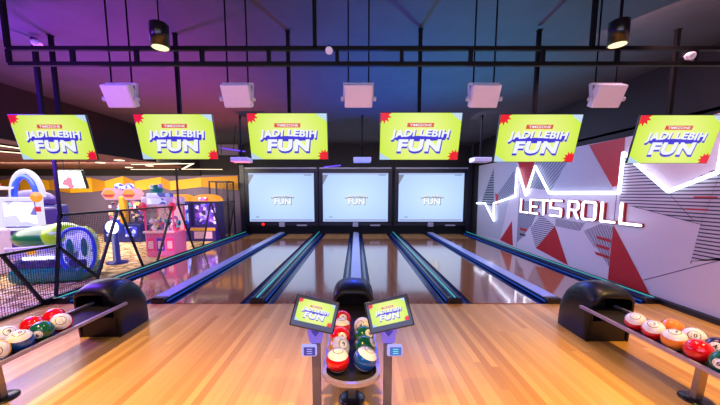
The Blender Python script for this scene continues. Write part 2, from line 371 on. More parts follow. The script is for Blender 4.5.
# dividers between the lanes
def pale_div(lb, x):
    t = thing('lane_divider', (x, FY, 0), lb, 'lane divider', 'dividers between the lanes')
    L = EY - FY
    MB().box((0, L / 2, .0), (.19, L, .11)).build('base', M['capd'], t)
    MB().box((0, L / 2 + .05, .066), (.185, L - .1, .022), 0, None, .008).build('cap', M['cap'], t)
    for s in (-1, 1): MB().box((s * .0985, L / 2, .02), (.006, L - .1, .022)).build('led_strip', M['ledb'], t)
    MB().box((0, .04, .035), (.2, .09, .09), 0, None, .02).build('end_cap', M['satin'], t)
    return t
def dark_div(lb, x):
    t = thing('lane_divider', (x, FY, 0), lb, 'lane divider', 'dividers between the lanes')
    L = EY - FY
    MB().box((0, L / 2, .005), (.19, L, .12)).build('base', M['capd'], t)
    MB().box((0, L / 2, .075), (.08, L, .03), 0, None, .01).build('cap', M['gut'], t)
    MB().box((0, L / 2, .093), (.018, L, .008)).build('led_line', M['ledc'], t)
    for s in (-1, 1): MB().box((s * .0985, L / 2, .02), (.006, L - .1, .022)).build('led_strip', M['ledb'], t)
    MB().box((0, .04, .035), (.2, .09, .1), 0, None, .02).build('end_cap', M['satin'], t)
    return t
pd = pale_div('pale topped lane divider behind the left-hand black ball return hood', DX[1])
dd = dark_div('dark lane divider with green light line, below the gap between left and middle white screens', DX[2])
c = copy_tree(pd); c.location.x = DX[3]; c['label'] = 'pale topped lane divider straight behind the centre ball return'
c = copy_tree(pd); c.location.x = DX[5]; c['label'] = 'pale topped lane divider behind the right-hand black ball return hood'
c = copy_tree(dd); c.location.x = DX[4]; c['label'] = 'dark lane divider with green light line, below the gap between middle and right white screens'
c = copy_tree(dd); c.location.x = DX[0]; c['label'] = 'dark divider with green light line along the wire mesh fence'
c = copy_tree(dd); c.location.x = DX[6]; c['label'] = 'dark divider with green light line at the foot of the mural wall'

# ------------------------------------------------------------------ masking units and screens at the lane ends
def mask_art(w, h):
    s = MB()
    s.add([(-w/2, 0, -h/2), (w/2, 0, -h/2), (w/2, 0, h/2), (-w/2, 0, h/2)], [(0, 1, 2, 3)], 0, uv=[(0, 0), (1, 0), (1, 1), (0, 1)])
    s.box((0, -.002, -h/2 + .06), (w * .96, .002, .05), 3); s.box((0, -.002, h/2 - .03), (w * .98, .002, .03), 3)
    s.poly([(-w/2, -.003, h/2 - .06), (-w/2 + .2, -.003, h/2 - .06), (-w/2, -.003, h/2 - .42)], 1)
    s.box((w/2 - .22, -.003, h/2 - .07), (.26, .002, .03), 1)
    s.box((-w * .38, -.003, -h/2 + .17), (.12, .002, .03), 1)
    up = lambda x, z, a, bb: (x, z + .05 * math.cos(a * 3))
    put_text(s, 'JADI LEBIH', .04, .0, .80, .10, -.004, 1, .05, 1., up); put_text(s, 'JADI LEBIH', .035, .015, .78, .07, -.006, 2, .03, 1., up)
    s.box((.04, -.004, -.01), (.84, .002, .03), 1)
    put_text(s, 'FUN', .05, -.15, .62, .25, -.005, 1, .05); put_text(s, 'FUN', .035, -.135, .60, .23, -.007, 2, .04)
    return s
ml = ['left of the three big white screens at the lane ends', 'middle one of the three big white screens, straight behind the centre ball return', 'right of the three big white screens, next to the mural wall']
mu0 = None
for i, x in enumerate((-2.70, -.02, 2.72)):
    if mu0 is None:
        t = mu0 = thing('masking_screen', (x, EY, 0), ml[i], 'screen', 'white screens over the pin decks')
        f = MB()
        w, h, zc = 2.36, 1.75, 1.335
        f.box((0, .06, 2.31), (2.64, .1, .2)); f.box((0, .06, .39), (2.64, .1, .15))
        for s in (-1, 1): f.box((s * 1.25, .06, zc), (.14, .1, h + .1))
        f.build('frame', M['maskp'], t)
        mask_art(w, h).build('screen', [M['mbg'], M['mgrey'], M['mwhite'], M['mlav']], t, (0, .03, zc))
        MB().box((0, -.01, 2.385), (2.58, .05, .05), 0, None, .01).build('light_bar', M['bar'], t)
        MB().box((0, -.005, .355), (.2, .05, .16), 0, None, .01).build('control_box', M['bar'], t)
        MB().box((.72, 0, .33), (.36, .03, .05)).build('status_strip', M['bar'], t)
    else:
        t = copy_tree(mu0); t.location = (x, EY, 0); t['label'] = ml[i]
tag(MB().lathe([(.001, -.02), (.05, -.02), (.05, .02), (.001, .02)], 16, 0, Matrix.Rotation(R(90), 4, 'X')).build('warning_light', M['redled'], None, (-3.38, EY - .04, .37)), 'small round red light under the left white screen', 'light')
# side pillars of the masking wall
for x, lb in ((-4.1, 'wall_back_pillar'), (4.1, 'wall_back_pillar')):
    struct(MB().box((x, EY + .05, 1.25), (.16, .12, 2.5)).build(lb, M['maskp']))

# ------------------------------------------------------------------ overhead TVs
def tv_art(w, h):
    s = MB(); W, H = w / 2, h / 2; k = w
    s.add([(-W, 0, -H), (W, 0, -H), (W, 0, H), (-W, 0, H)], [(0, 1, 2, 3)], 0, uv=[(0, .22), (1, .22), (1, .78), (0, .78)])
    cl = lambda x, z: (max(-W, min(W, x)), max(-H, min(H, z)))
    def star(cx, cz, r):
        n = 11
        pts = []
        for i in range(2 * n):
            a = math.pi * i / n; rr = r if i % 2 else r * .6
            x, z = cl(cx + rr * math.cos(a), cz + rr * math.sin(a)); pts.append((x, -.0015, z))
        s.add([(cx, -.0015, cz)] + pts, [(0, i + 1, (i + 1) % (2 * n) + 1) for i in range(2 * n)], 1)
    star(-W + .035 * k, H - .025 * k, .105 * k); star(W - .045 * k, -H + .04 * k, .092 * k)
    s.poly([(W - .14 * k, -.0015, H), (W, -.0015, H - .1 * k), (W, -.0015, H)], 4)
    for i in range(4):
        for j in range(3 - i // 2): s.box((W - (.02 + .026 * i) * k, -.002, H - (.014 + .022 * j) * k), (.010 * k, .001, .010 * k), 3)
    s.poly([(-W, -.0015, -H), (-W + .15 * k, -.0015, -H), (-W + .06 * k, -.0015, -H + .05 * k), (-W, -.0015, -H + .09 * k)], 4)
    s.poly([(-.17 * k, -.002, .115 * k), (.16 * k, -.002, .115 * k), (.165 * k, -.002, .165 * k), (-.165 * k, -.002, .165 * k)], 5)
    put_text(s, 'TIMEZONE', 0, .140 * k, .27 * k, .030 * k, -.003, 3, .02)
    arch = lambda x, z, a, bb: (x + .02 * k * bb, z - .022 * k * abs(a) * 2 * (1 if bb < 0 else .35))
    put_text(s, 'JADI LEBIH', .008 * k, .020 * k, .73 * k, .125 * k, -.002, 2, .06, 1.12, arch)
    s.poly([(-.33 * k, -.0022, .005 * k), (-.30 * k, -.0022, -.045 * k), (0, -.0022, -.055 * k), (.31 * k, -.0022, -.04 * k), (.36 * k, -.0022, .02 * k)], 2)
    put_text(s, 'JADI LEBIH', 0, .040 * k, .72 * k, .105 * k, -.004, 3, .045, 1.12, arch)
    slant = lambda x, z, a, bb: (x + .02 * k * bb, z)
    put_text(s, 'FUN', -.002 * k, -.125 * k, .56 * k, .165 * k, -.003, 2, .06, 1.15, slant)
    put_text(s, 'FUN', -.006 * k, -.105 * k, .54 * k, .150 * k, -.005, 3, .05, 1.15, slant)
    return s
ARTM = [M['tvbg'], M['tvred'], M['tvblue'], M['tvwhite'], M['tvpale'], M['tvban']]
tilt = Matrix.Rotation(R(13), 4, 'X')
TP = [(-3.39, 3.45, 2.116), (-1.992, 3.42, 2.116), (-.736, 3.35, 2.107), (.682, 3.28, 2.095), (1.917, 3.25, 2.07), (3.317, 3.2, 2.05)]
tl = ['leftmost yellow overhead screen, hung in front of the arcade', 'second yellow overhead screen from the left, between the arcade and the lanes', 'third yellow overhead screen from the left, above the left white lane screen', 'fourth yellow overhead screen from the left, above the right white lane screen', 'fifth yellow overhead screen from the left, in front of the zigzag neon line', 'rightmost yellow overhead screen, nearest the mural wall']
tv0 = None
for i, (x, TVY, TVZ) in enumerate(TP):
    if tv0 is None:
        t = tv0 = thing('overhead_screen', (x, TVY, TVZ), tl[i], 'screen', 'yellow screens in a row under the ceiling')
        MB().box((0, .012, 0), (.858, .022, .488), 0, tilt, .004).build('housing', M['satin'], t)
        a = tv_art(.848, .478); a.v = [tuple(tilt @ Vector((p[0], p[1] - .0005, p[2]))) for p in a.v]
        a.build('screen', ARTM, t)
        MB().box((0, .05, .06), (.3, .055, .25), 0, tilt, .005).build('bracket', M['black'], t)
        MB().bar((0, .09, -.02), (0, .09, 3.24 - TVZ), .036).box((0, .09, 3.24 - TVZ - .004), (.05, .05, .008)).build('ceiling_pole', M['black'], t)
    else:
        t = copy_tree(tv0); t.location = (x, TVY, TVZ); t['label'] = tl[i]
    if i == 0: pass

# pole with a small white lamp beside the leftmost screen
t = thing('hanging_pole', (-3.64, 3.6, 3.24), 'black ceiling pole left of the leftmost screen, carrying a small white spotlight', 'pole')
MB().bar((0, 0, 0), (0, 0, -1.0), .04).build('pole', M['black'], t)
MB().lathe([(.02, 0), (.035, .02), (.04, .08), (.03, .1)], 14, 0, Matrix.Translation((.04, -.06, -.06)) @ Matrix.Rotation(R(120), 4, 'Y')).build('spotlight', M['white'], t)

# ------------------------------------------------------------------ truss
t = thing('lighting_truss', (0, 2.6, 2.62), 'long black ladder-like lighting truss hung across the room under the ceiling', 'truss')
for z in (.055, -.065): MB().box((.75, 0, z), (7.2, .03, .03)).build('rail', M['black'], t)
for x in (-2.85, -2.325, -1.80, -1.263, -.715, -.155, .375, .941, 1.533, 2.144, 2.78, 3.4): MB().box((x, 0, -.005), (.03, .026, .11)).build('strut', M['black'], t)
for x in (-2.85, -.336, 1.93): MB().box((x, 0, .34), (.03, .03, .56)).build('hanger', M['black'], t)
g = 'small spotlights clipped on the truss'
for x, z, lb in ((-.215, .02, 'small white spotlight on the truss above the gap between the two centre screens'), (2.69, -.02, 'small pinkish ring-shaped spotlight on the truss at upper right')):
    t = thing('clip_spotlight', (x, 2.56, 2.62 + z), lb, 'spotlight', g)
    MB().lathe([(.012, .03), (.028, .01), (.03, -.03), (.022, -.035), (.001, -.03)], 16, 0, Matrix.Rotation(R(-70), 4, 'X')).build('lamp_body', M['white'], t)
    MB().box((0, .02, .03), (.02, .04, .03)).build('clip', M['black'], t)

# ------------------------------------------------------------------ speakers
SX = [-2.075, -1.045, .022, 1.13, 2.21]
sl = ['leftmost white hanging loudspeaker, above the gap left of the second screen', 'second white hanging loudspeaker from the left', 'middle one of the white hanging loudspeakers, straight above the centre console', 'second white hanging loudspeaker from the right', 'rightmost white hanging loudspeaker, with its knob bracket in view']
sp0 = None
for i, x in enumerate(SX):
    if sp0 is None:
        t = sp0 = thing('hanging_speaker', (x, 2.72, 2.335), sl[i], 'loudspeaker', 'white loudspeakers hung in a row')
        tm = Matrix.Rotation(R(27), 4, 'X')
        MB().box((0, .035, 0), (.245, .07, .19), 0, tm, .01).build('cabinet', M['white'], t)
        MB().box((0, -.003, 0), (.232, .006, .178), 0, tm, .002).build('grille', M['grill'], t)
        br = MB(); bz = .125
        br.bar((-.135, .06, bz), (.135, .06, bz), .03, .012)
        for s in (-1, 1): br.bar((s * .131, .06, bz), (s * .131, .04, -.02), .03, .01, up=(1, 0, 0))
        br.build('bracket', M['whitem'], t)
        for s in (-1, 1): MB().lathe([(.001, 0), (.02, 0), (.02, .02), (.001, .02)], 12, 0, Matrix.Translation((s * .135, .035, -.01)) @ Matrix.Rotation(R(90 * s), 4, 'Y')).build('knob', M['whitem'], t)
        for s in (-1, 1): MB().tube([(s * .09, .06, bz), (s * .09, .06, 3.24 - 2.335)], .007, 6).build('hanging_rod', M['black'], t)
    else:
        t = copy_tree(sp0); t.location.x = x; t['label'] = sl[i]

# ------------------------------------------------------------------ pendants
g = 'black cylinder pendant lamps'; p0 = None
for x, y, zb, lb in ((-1.49, 2.42, 2.60, 'black cylinder pendant lamp at upper left'), (1.99, 2.42, 2.62, 'black cylinder pendant lamp at upper right')):
    if p0 is None:
        t = p0 = thing('pendant_lamp', (x, y, zb), lb, 'pendant lamp', g)
        MB().lathe([(.056, .006), (.066, 0), (.066, .165), (.058, .172), (.001, .172)], 28).build('shade', M['satin'], t)
        MB().lathe([(.001, -.003), (.057, -.001)], 24).build('bulb', M['lamp'], t)
        MB().tube([(0, 0, .17), (0, 0, .62)], .005, 6).build('cord', M['black'], t)
    else:
        t = copy_tree(p0); t.location = (x, y, zb); t['label'] = lb

# ------------------------------------------------------------------ projectors above the lanes
g = 'projectors hung behind the screens'; p0 = None
for x, lb in ((-2.62, 'small purple-lit projector hung at the left edge of the third screen'), (.14, 'small pale projector hung between the two centre screens'), (2.85, 'small white projector hung left of the fifth screen')):
    if p0 is None:
        t = p0 = thing('projector', (x, 7.0, 2.2), lb, 'projector', g)
        MB().box((0, 0, .05), (.40, .32, .1), 0, None, .015).build('case', M['white'], t)
        MB().lathe([(.05, 0), (.05, .04), (.04, .045), (.001, .03)], 18, 0, Matrix.Translation((.08, .16, .05)) @ Matrix.Rotation(R(-90), 4, 'X')).build('lens', M['satin'], t)
        MB().bar((0, 0, .1), (0, 0, 1.04), .035).build('ceiling_pole', M['black'], t)
    else:
        t = copy_tree(p0); t.location.x = x; t['label'] = lb
for x, z, w, a, lb in ((-3.2, 2.62, .62, -8, 'thin purple light strip under the ceiling left of the third screen'), (-.62, 2.2, .45, 6, 'thin violet light strip seen below the right corner of the third screen')):
    o = MB().box((0, 0, 0), (w, .03, .03)).build('light_strip', M['pled'], None, (x, 8.0, z)); o.rotation_euler.y = R(-a); tag(o, lb, 'light')
    # held by a thin rod from the ceiling
    MB().tube([(0, 0, 0), (0, 0, 3.24 - z)], .008, 6).build('hanging_rod', M['black'], o)

# ------------------------------------------------------------------ neon on the right wall
NX = WX - .06; NR = .020; LR = .019
t = thing('neon_pulse_sign', (WX, 7, 1.5), 'white neon heartbeat line zigzagging along the mural wall', 'neon sign')
pts = [(10.3, 1.15), (9.65, 1.17), (8.97, .67), (9.04, 1.19), (7.84, 1.42), (7.81, 2.13), (7.35, 1.44), (7.04, 2.12), (6.47, 1.50), (4.75, 1.50), (4.74, 2.12), (4.0, 1.52), (3.47, 1.74), (3.46, 2.15), (3.1, 1.6), (2.5, 1.6)]
n = MB()
for p, q in zip(pts[:-1], pts[1:]): n.tube([(NX - WX, p[0] - 7, p[1] - 1.5), (NX - WX, q[0] - 7, q[1] - 1.5)], .024, 8)
for p in pts: n.lathe([(.001, -NR), (NR * .7, -NR * .7), (NR, 0), (NR * .7, NR * .7), (.001, NR)], 8, 0, Matrix.Translation((NX - WX, p[0] - 7, p[1] - 1.5)))
n.build('tube', M['neon'], t)
for p, q in zip(pts[:-1], pts[1:]):
    MB().bar(((NX - WX), (p[0] + q[0]) / 2 - 7, (p[1] + q[1]) / 2 - 1.5), (0, (p[0] + q[0]) / 2 - 7, (p[1] + q[1]) / 2 - 1.5), .02).build('clip', M['whitem'], t)
# LETS ROLL : stroke letters, u runs to the right (towards the viewer, -y)
GL = {'L': [[(0, 1), (0, 0), (1, 0)]], 'E': [[(1, 1), (0, 1), (0, 0), (1, 0)], [(0, .5), (.85, .5)]], 'T': [[(0, 1), (1, 1)], [(.5, 1), (.5, 0)]],
      'S': [[(1, 1), (0, 1), (0, .52), (1, .48), (1, 0), (0, 0)]], 'R': [[(0, 0), (0, 1), (.8, 1), (1, .85), (1, .6), (.8, .48), (0, .48)], [(.55, .48), (1, 0)]],
      'O': [[(0, .1), (0, .9), (.12, 1), (.88, 1), (1, .9), (1, .1), (.88, 0), (.12, 0), (0, .1)]]}
t = thing('neon_letter_sign', (WX, 6, 1.03), 'white neon lettering reading LETS ROLL with red sides on the mural wall', 'neon sign')
for ch, y0, y1 in (('L', 7.54, 7.23), ('E', 7.13, 6.84), ('T', 6.78, 6.47), ('S', 6.39, 6.06), ('R', 5.84, 5.59), ('O', 5.48, 5.19), ('L', 5.05, 4.79), ('L', 4.68, 4.34)):
    n = MB(); k = MB()
    for st in GL[ch]:
        for (u0, v0), (u1, v1) in zip(st[:-1], st[1:]):
            A = (-.062, y0 + (y1 - y0) * u0 - 6, .31 * v0); B = (-.062, y0 + (y1 - y0) * u1 - 6, .31 * v1)
            n.tube([A, B], LR, 8)
            k.bar((-.02, A[1], A[2]), (-.02, B[1], B[2]), .04, .05, up=(0, .3, .95) if abs(v1 - v0) < .2 else (0, 1, 0))
        for u, v in st: n.lathe([(.001, -LR), (LR * .7, -LR * .7), (LR, 0), (LR * .7, LR * .7), (.001, LR)], 8, 0, Matrix.Translation((-.062, y0 + (y1 - y0) * u - 6, .31 * v)))
    lt = n.build('letter', M['neon'], t); k.build('letter_return', M['neonback'], lt)

# ------------------------------------------------------------------ bowling balls
BR = .078
def sph(lat, lon, r=BR): return (r * math.cos(lat) * math.cos(lon), r * math.cos(lat) * math.sin(lon), r * math.sin(lat))
_bm = {}
def ball_mats(col):
    if col not in _bm: _bm[col] = [mat('ball_' + col, {'red': 'd8101c', 'green': '0c5a38', 'blue': '1450a0', 'orange': 'f08a2c', 'yellow': 'f0b030', 'purple': '33184a', 'maroon': '5a1418', 'white': 'ece6e0'}[col], .12, 0, coat=.6, noise=.03), BALLW, BALLK]
    return _bm[col]
BALLW = mat('ball_white', 'f0ebe6', .12, 0, coat=.6, noise=.02); BALLK = mat('ball_ink', '18141a', .3)
def ball_mesh(col, number, stripe, name='bowling_ball'):
    s = MB(); nu, nv = 40, 24; lats = [-math.pi / 2 + math.pi * j / nv for j in range(nv + 1)]
    vs = []; fs_c = []; fs_w = []
    for la in lats:
        for i in range(nu): vs.append(sph(la, 2 * math.pi * i / nu))
    for j in range(nv):
        for i in range(nu):
            f = (j * nu + i, j * nu + (i + 1) % nu, (j + 1) * nu + (i + 1) % nu, (j + 1) * nu + i)
            (fs_w if stripe and abs((lats[j] + lats[j + 1]) / 2) > R(27) else fs_c).append(f)
    s.add(vs, fs_c, 0, None, True)
    if fs_w: s.add(vs, fs_w, 1, None, True)
    # number disc wrapped on the ball around the pole (striped) or +X (plain): here local +Z for stripes, +X otherwise
    def wrap(a, b2, r):
        d = math.hypot(a, b2); th = d / BR; ph = math.atan2(b2, a)
        p = Vector((math.sin(th) * math.cos(ph), math.sin(th) * math.sin(ph), math.cos(th))) * r
        return p if stripe else Vector((p.z, p.x, p.y))
    n = 28; rd = .034
    if not stripe:
        v = [wrap(0, 0, BR * 1.004)]; f = []
        for q in (1, 2): v += [wrap(rd * q / 2 * math.cos(2 * math.pi * i / n), rd * q / 2 * math.sin(2 * math.pi * i / n), BR * 1.004) for i in range(n)]
        f = [(0, 1 + i, 1 + (i + 1) % n) for i in range(n)] + [(1 + i, 1 + n + i, 1 + n + (i + 1) % n, 1 + (i + 1) % n) for i in range(n)]
        s.add(v, f, 1, None, True)
    v = []; ro, ri = (.036, .032) if stripe else (.034, .0325)
    for rr in (ri, ro): v += [wrap(rr * math.cos(2 * math.pi * i / n), rr * math.sin(2 * math.pi * i / n), BR * 1.007) for i in range(n)]
    s.add(v, [(i, n + i, n + (i + 1) % n, (i + 1) % n) for i in range(n)], 2, None, True)
    tv, tf, tw, th = text_geo(number, 1., .02); k = .030 / th
    s.add([wrap(p.x * k, p.y * k, BR * 1.009) for p in tv], tf, 2)
    return s
_balls = {}
def ball(col, number, stripe, loc, look, label, group):
    """look = direction in which the number faces"""
    key = (col, number, stripe)
    if key not in _balls:
        o = ball_mesh(col, number, stripe).build('bowling_ball', ball_mats(col)); _balls[key] = o
    else:
        o = _balls[key].copy(); COL.objects.link(o)
    d = Vector(look).normalized()
    z = d if stripe else None
    if stripe:
        q = d.to_track_quat('Z', 'Y')
    else:
        q = d.to_track_quat('X', 'Z')
    o.rotation_mode = 'QUATERNION'; o.rotation_quaternion = q; o.location = loc
    return tag(o, label, 'bowling ball', group)

# ------------------------------------------------------------------ ball returns
def hood_parts(t, dx=0.):
    """black hood, mouth towards the player (-Y); hood front at local y=0"""
    w0 = .19
    # stations: y, bottom z, top z, half width
    st = [(-.06, .42, .468, .15), (-.045, .40, .505, .178), (-.01, 0, .535, w0), (.05, 0, .556, w0), (.12, 0, .568, w0), (.20, 0, .558, w0), (.28, 0, .525, w0), (.35, 0, .465, w0), (.405, 0, .38, .186), (.43, 0, .27, .18), (.44, 0, .15, .175)]
    n = 14; vs = []
    for y, zb, zt, w in st:
        hh = zt - zb; r = min(.17, hh * .8)
        ring = [(dx - w, y, zb)]
        for i in range(n + 1):
            a = math.pi - math.pi * i / n
            cx = math.cos(a); sx = math.sin(a)
            px = w * math.copysign(abs(cx) ** .62, cx); pz = zt - r + r * abs(sx) ** .75
            ring.append((dx + px, y, pz))
        ring.append((dx + w, y, zb)); vs += ring
    k = n + 3
    s = MB(); fs = [(j * k + i, (j + 1) * k + i, (j + 1) * k + i + 1, j * k + i + 1) for j in range(len(st) - 1) for i in range(k - 1)]
    s.add(vs, fs, 0, None, True)
    s.poly([vs[(len(st) - 1) * k + i] for i in range(k)], 0)
    o = s.build('hood', M['hood'], t)
    m = o.modifiers.new('thick', 'SOLIDIFY'); m.thickness = .022; m.offset = -1
    # lower front panel with chamfered sides, and the dark mouth
    f = MB().box((dx, .006, .11), (.36, .03, .22), 0, None, .008); f.build('front_panel', M['hood'], t)
    f = MB()
    f.add([(dx - .166, .01, .215), (dx + .166, .01, .215), (dx + .166, .25, .24), (dx - .166, .25, .24)], [(0, 1, 2, 3)]); f.add([(dx - .166, .25, .22), (dx + .166, .25, .22), (dx + .166, .25, .50), (dx - .166, .25, .50)], [(0, 1, 2, 3)])
    f.build('mouth_lining', M['mouth'], t)
    MB().box((dx + .06, .03, .552), (.016, .016, .012), 0, None, .003).build('sensor_stud', M['satin'], t)
def rack_parts(t, yf, leg_y, w=.175, gap=False):
    """ball tray in front of the hood: local y from yf (front, negative) to 0"""
    z = .345
    def loop(hw, ye, zz):
        p = [(-hw, .06, zz), (-hw, ye + hw * .75, zz)]
        for i in range(1, 12):
            a = math.pi + math.pi * i / 12; p.append((hw * math.cos(a), ye + hw * .75 + hw * .75 * math.sin(a), zz))
        return p + [(hw, ye + hw * .75, zz), (hw, .06, zz)]
    P = loop(w, yf, z); r = MB()
    r.sweep(P, .026, .026)
    r.build('rail', M['bronze'], t)
    # tray floor: a shallow trough under the balls
    q = loop(w - .03, yf + .03, z - .022); q2 = loop(w - .012, yf + .012, z - .004)
    m = MB(); nn = len(q); m.poly(q)
    m.add(q + q2, [(i, i + 1, nn + i + 1, nn + i) for i in range(nn - 1)])
    m.add([(a, b2, c2 - .012) for a, b2, c2 in q], [list(range(nn))[::-1]])
    m.build('tray', M['tray'], t)
    MB().bar((0, .02, z - .044), (0, yf + .12, z - .044), .05, .012).build('spine', M['steel'], t)
    MB().bar((0, leg_y, 0.012), (0, leg_y - .02, z - .045), .055, .04).build('leg', M['steel'], t)
    MB().lathe([(.001, 0), (.095, 0), (.095, .008), (.08, .016), (.001, .018)], 28, 0, Matrix.Translation((0, leg_y, 0))).build('foot_plate', M['satin'], t)
HY = 3.0
retL = thing('ball_return', (-2.60, HY, 0), 'left ball return with black hood and rack, beside the wire mesh fence', 'ball return', 'ball returns')
hood_parts(retL, -.075); rack_parts(retL, -1.30, -.95)
retR = thing('ball_return', (2.48, HY - .09, 0), 'right ball return with black hood and rack, near the mural wall', 'ball return', 'ball returns')
hood_parts(retR, .07); rack_parts(retR, -1.30, -.87)
retC = thing('ball_return', (-.03, HY, 0), 'centre ball return with rack between the two tablets', 'ball return', 'ball returns')
hood_parts(retC); rack_parts(retC, -1.30, -.95)
# balls : z of centre when lying in the tray
BZ = .325 + BR + .002
gl, gr, gc = 'balls on the left rack', 'balls on the right rack', 'balls on the centre rack'
X0 = -2.60
eye = Vector((0, 0, 1.5))
def tw(loc, dx=0, dy=0, dz=0): return (eye - Vector(loc)).normalized() + Vector((dx, dy, dz))
a, c2 = X0 + .088, X0 - .088
def lb(*args): return args
for col, num, stp, loc, off, lab in [
    ('red', '11', True, (a, 2.45, BZ), (0, 0, .25), 'white ball with number 11 circle, nearest the hood on the left rack'),
    ('green', '6', False, (a, 2.293, BZ), (-.2, -.35, -.35), 'plain green ball with white number disc on the left rack'),
    ('blue', '10', True, (a, 2.136, BZ), (-.4, .3, .9), 'blue striped ball with white top on the left rack'),
    ('yellow', '13', True, (a, 1.979, BZ), (0, 0, -.05), 'white ball with a number ring, nearest the camera on the left rack'),
    ('red', '3', False, (c2, 2.39, BZ), (-1, 1, .3), 'plain red ball behind the green ball on the left rack'),
    ('yellow', '9', True, (c2, 2.2, BZ), (.1, .3, .5), 'white and yellow ball behind the blue striped ball on the left rack'),
    ('maroon', '7', False, (c2, 2.03, BZ), (-1, 0, 0), 'dark maroon ball at the left edge of the left rack'),
    ('red', '3', False, (c2 + .01, 2.56, BZ), (-1, 1, 0), 'red ball half hidden behind the white number 11 ball on the left rack')]:
    ball(col, num, stp, loc, tw(loc, *off), lab, gl)
X0 = 2.48; a, c2 = X0 - .088, X0 + .088
for col, num, stp, loc, off, lab in [
    ('red', '11', True, (a, 2.46, BZ), (.2, .35, .6), 'red and white striped ball nearest the hood on the right rack'),
    ('red', '15', True, (a, 2.303, BZ), (.2, .35, .6), 'red and white striped ball next to the orange striped one on the right rack'),
    ('orange', '13', True, (a, 2.146, BZ), (.5, .5, .5), 'orange and white striped ball in front row of the right rack'),
    ('red', '3', False, (a, 1.989, BZ), (1.0, -.5, -.5), 'plain shiny red ball in front row of the right rack'),
    ('green', '6', False, (a, 1.832, BZ), (-1.2, 0, -.1), 'plain dark green ball at the right edge of the right rack'),
    ('orange', '5', False, (c2, 2.33, BZ), (1, 1, 0), 'plain orange ball in back row of the right rack'),
    ('blue', '10', True, (c2, 2.173, BZ), (0, 0, .3), 'white ball with dark ring and blue band in back row of the right rack'),
    ('purple', '4', False, (c2, 2.016, BZ), (-.1, .2, .1), 'dark purple ball with white number disc in back row of the right rack')]:
    ball(col, num, stp, loc, tw(loc, *off), lab, gr)
X0 = -.03; a, c2 = X0 - .09, X0 + .09
for col, num, stp, loc, off, lab in [
    ('red', '11', True, (a, 1.87, BZ), (0, .72, .9), 'red striped ball with white top, nearest ball on left side of the centre rack'),
    ('yellow', '9', True, (a, 2.03, BZ), (.4, .3, .2), 'white ball with yellow, second in the left row of the centre rack'),
    ('red', '3', False, (a, 2.19, BZ), (.2, 0, 0), 'plain red ball with white number disc in the left row of the centre rack'),
    ('red', '15', True, (a, 2.35, BZ), (0, 1, 1.0), 'red striped ball fourth in the left row of the centre rack'),
    ('red', '7', False, (a, 2.51, BZ), (.1, 0, .2), 'red ball with number disc farthest back on the centre rack'),
    ('blue', '10', True, (c2, 1.885, BZ), (.55, .8, .7), 'blue striped ball with white top, nearest on right side of the centre rack'),
    ('green', '6', False, (c2, 2.045, BZ), (1, .6, .2), 'green ball just behind the blue striped ball on the centre rack'),
    ('green', '6', False, (c2, 2.205, BZ), (1, -.2, .6), 'second green ball in the right row of the centre rack'),
    ('green', '14', True, (c2, 2.37, BZ), (-.4, 0, .2), 'green striped ball with white side toward the back of the centre rack')]:
    ball(col, num, stp, loc, tw(loc, *off), lab, gc)

# ------------------------------------------------------------------ tablets on posts
def console(sx, loc, label, lit):
    t = thing('tablet_stand', loc, label, 'tablet stand', 'tablet stands by the centre rack')
    zc = .735; rz = R(13) * sx                   # screen rolls a little and leans back
    mx = Matrix.Translation((.0, -.02, zc)) @ Matrix.Rotation(-rz * 1.0, 4, 'Y') @ Matrix.Rotation(R(-24), 4, 'X')
    MB().bar((0, .02, 0), (0, .02, .62), .055, .03).build('post', M['post'], t)
    MB().box((0, .02, .006), (.16, .16, .012), 0, None, .004).build('foot_plate', M['black'], t)
    MB().box((0, .012, 0), (.285, .024, .2), 0, mx, .008).build('tablet_case', M['satin'], t)
    a = tv_art(.235, .138); a.v = [tuple(mx @ Vector((p[0] + 0., p[1] * .35 - .0015, p[2] + .008))) for p in a.v]
    a.build('screen', ARTM, t)
    # purple lit holder with an arrow, and the little call button box below
    MB().prism([(-.06, -.005, .645), (.06, -.005, .645), (.038, -.005, .53), (-.038, -.005, .53)], (0, .02, 0)).build('holder', M['dvc'], t)
    MB().prism([(-.03, -.01, .615), (.03, -.01, .615), (0, -.01, .575)], (0, .004, 0)).build('arrow', M['dsp'], t)
    d = MB().box((sx * .04, -.022, .492), (.1, .03, .078), 0, None, .012).build('call_button', M['dvcw'], t)
    MB().box((sx * .04 + (.004 if sx < 0 else .004), -.0385, .492), (.074, .004, .056), 0, None, .002).build('display', M['dspt'] if lit else M['dsp'], d)
    k = MB()
    for i in range(3): k.box((sx * .04 + .004, -.041, .507 - .014 * i), (.034, .001, .005))
    k.build('display_text', M['dvct'] if lit else M['dvcw'], d)
    return t
console(-1, (-.262, 1.86, 0), 'left tablet on a dark post beside the centre ball rack', False)
console(1, (.21, 1.86, 0), 'right tablet on a dark post beside the centre ball rack', True)

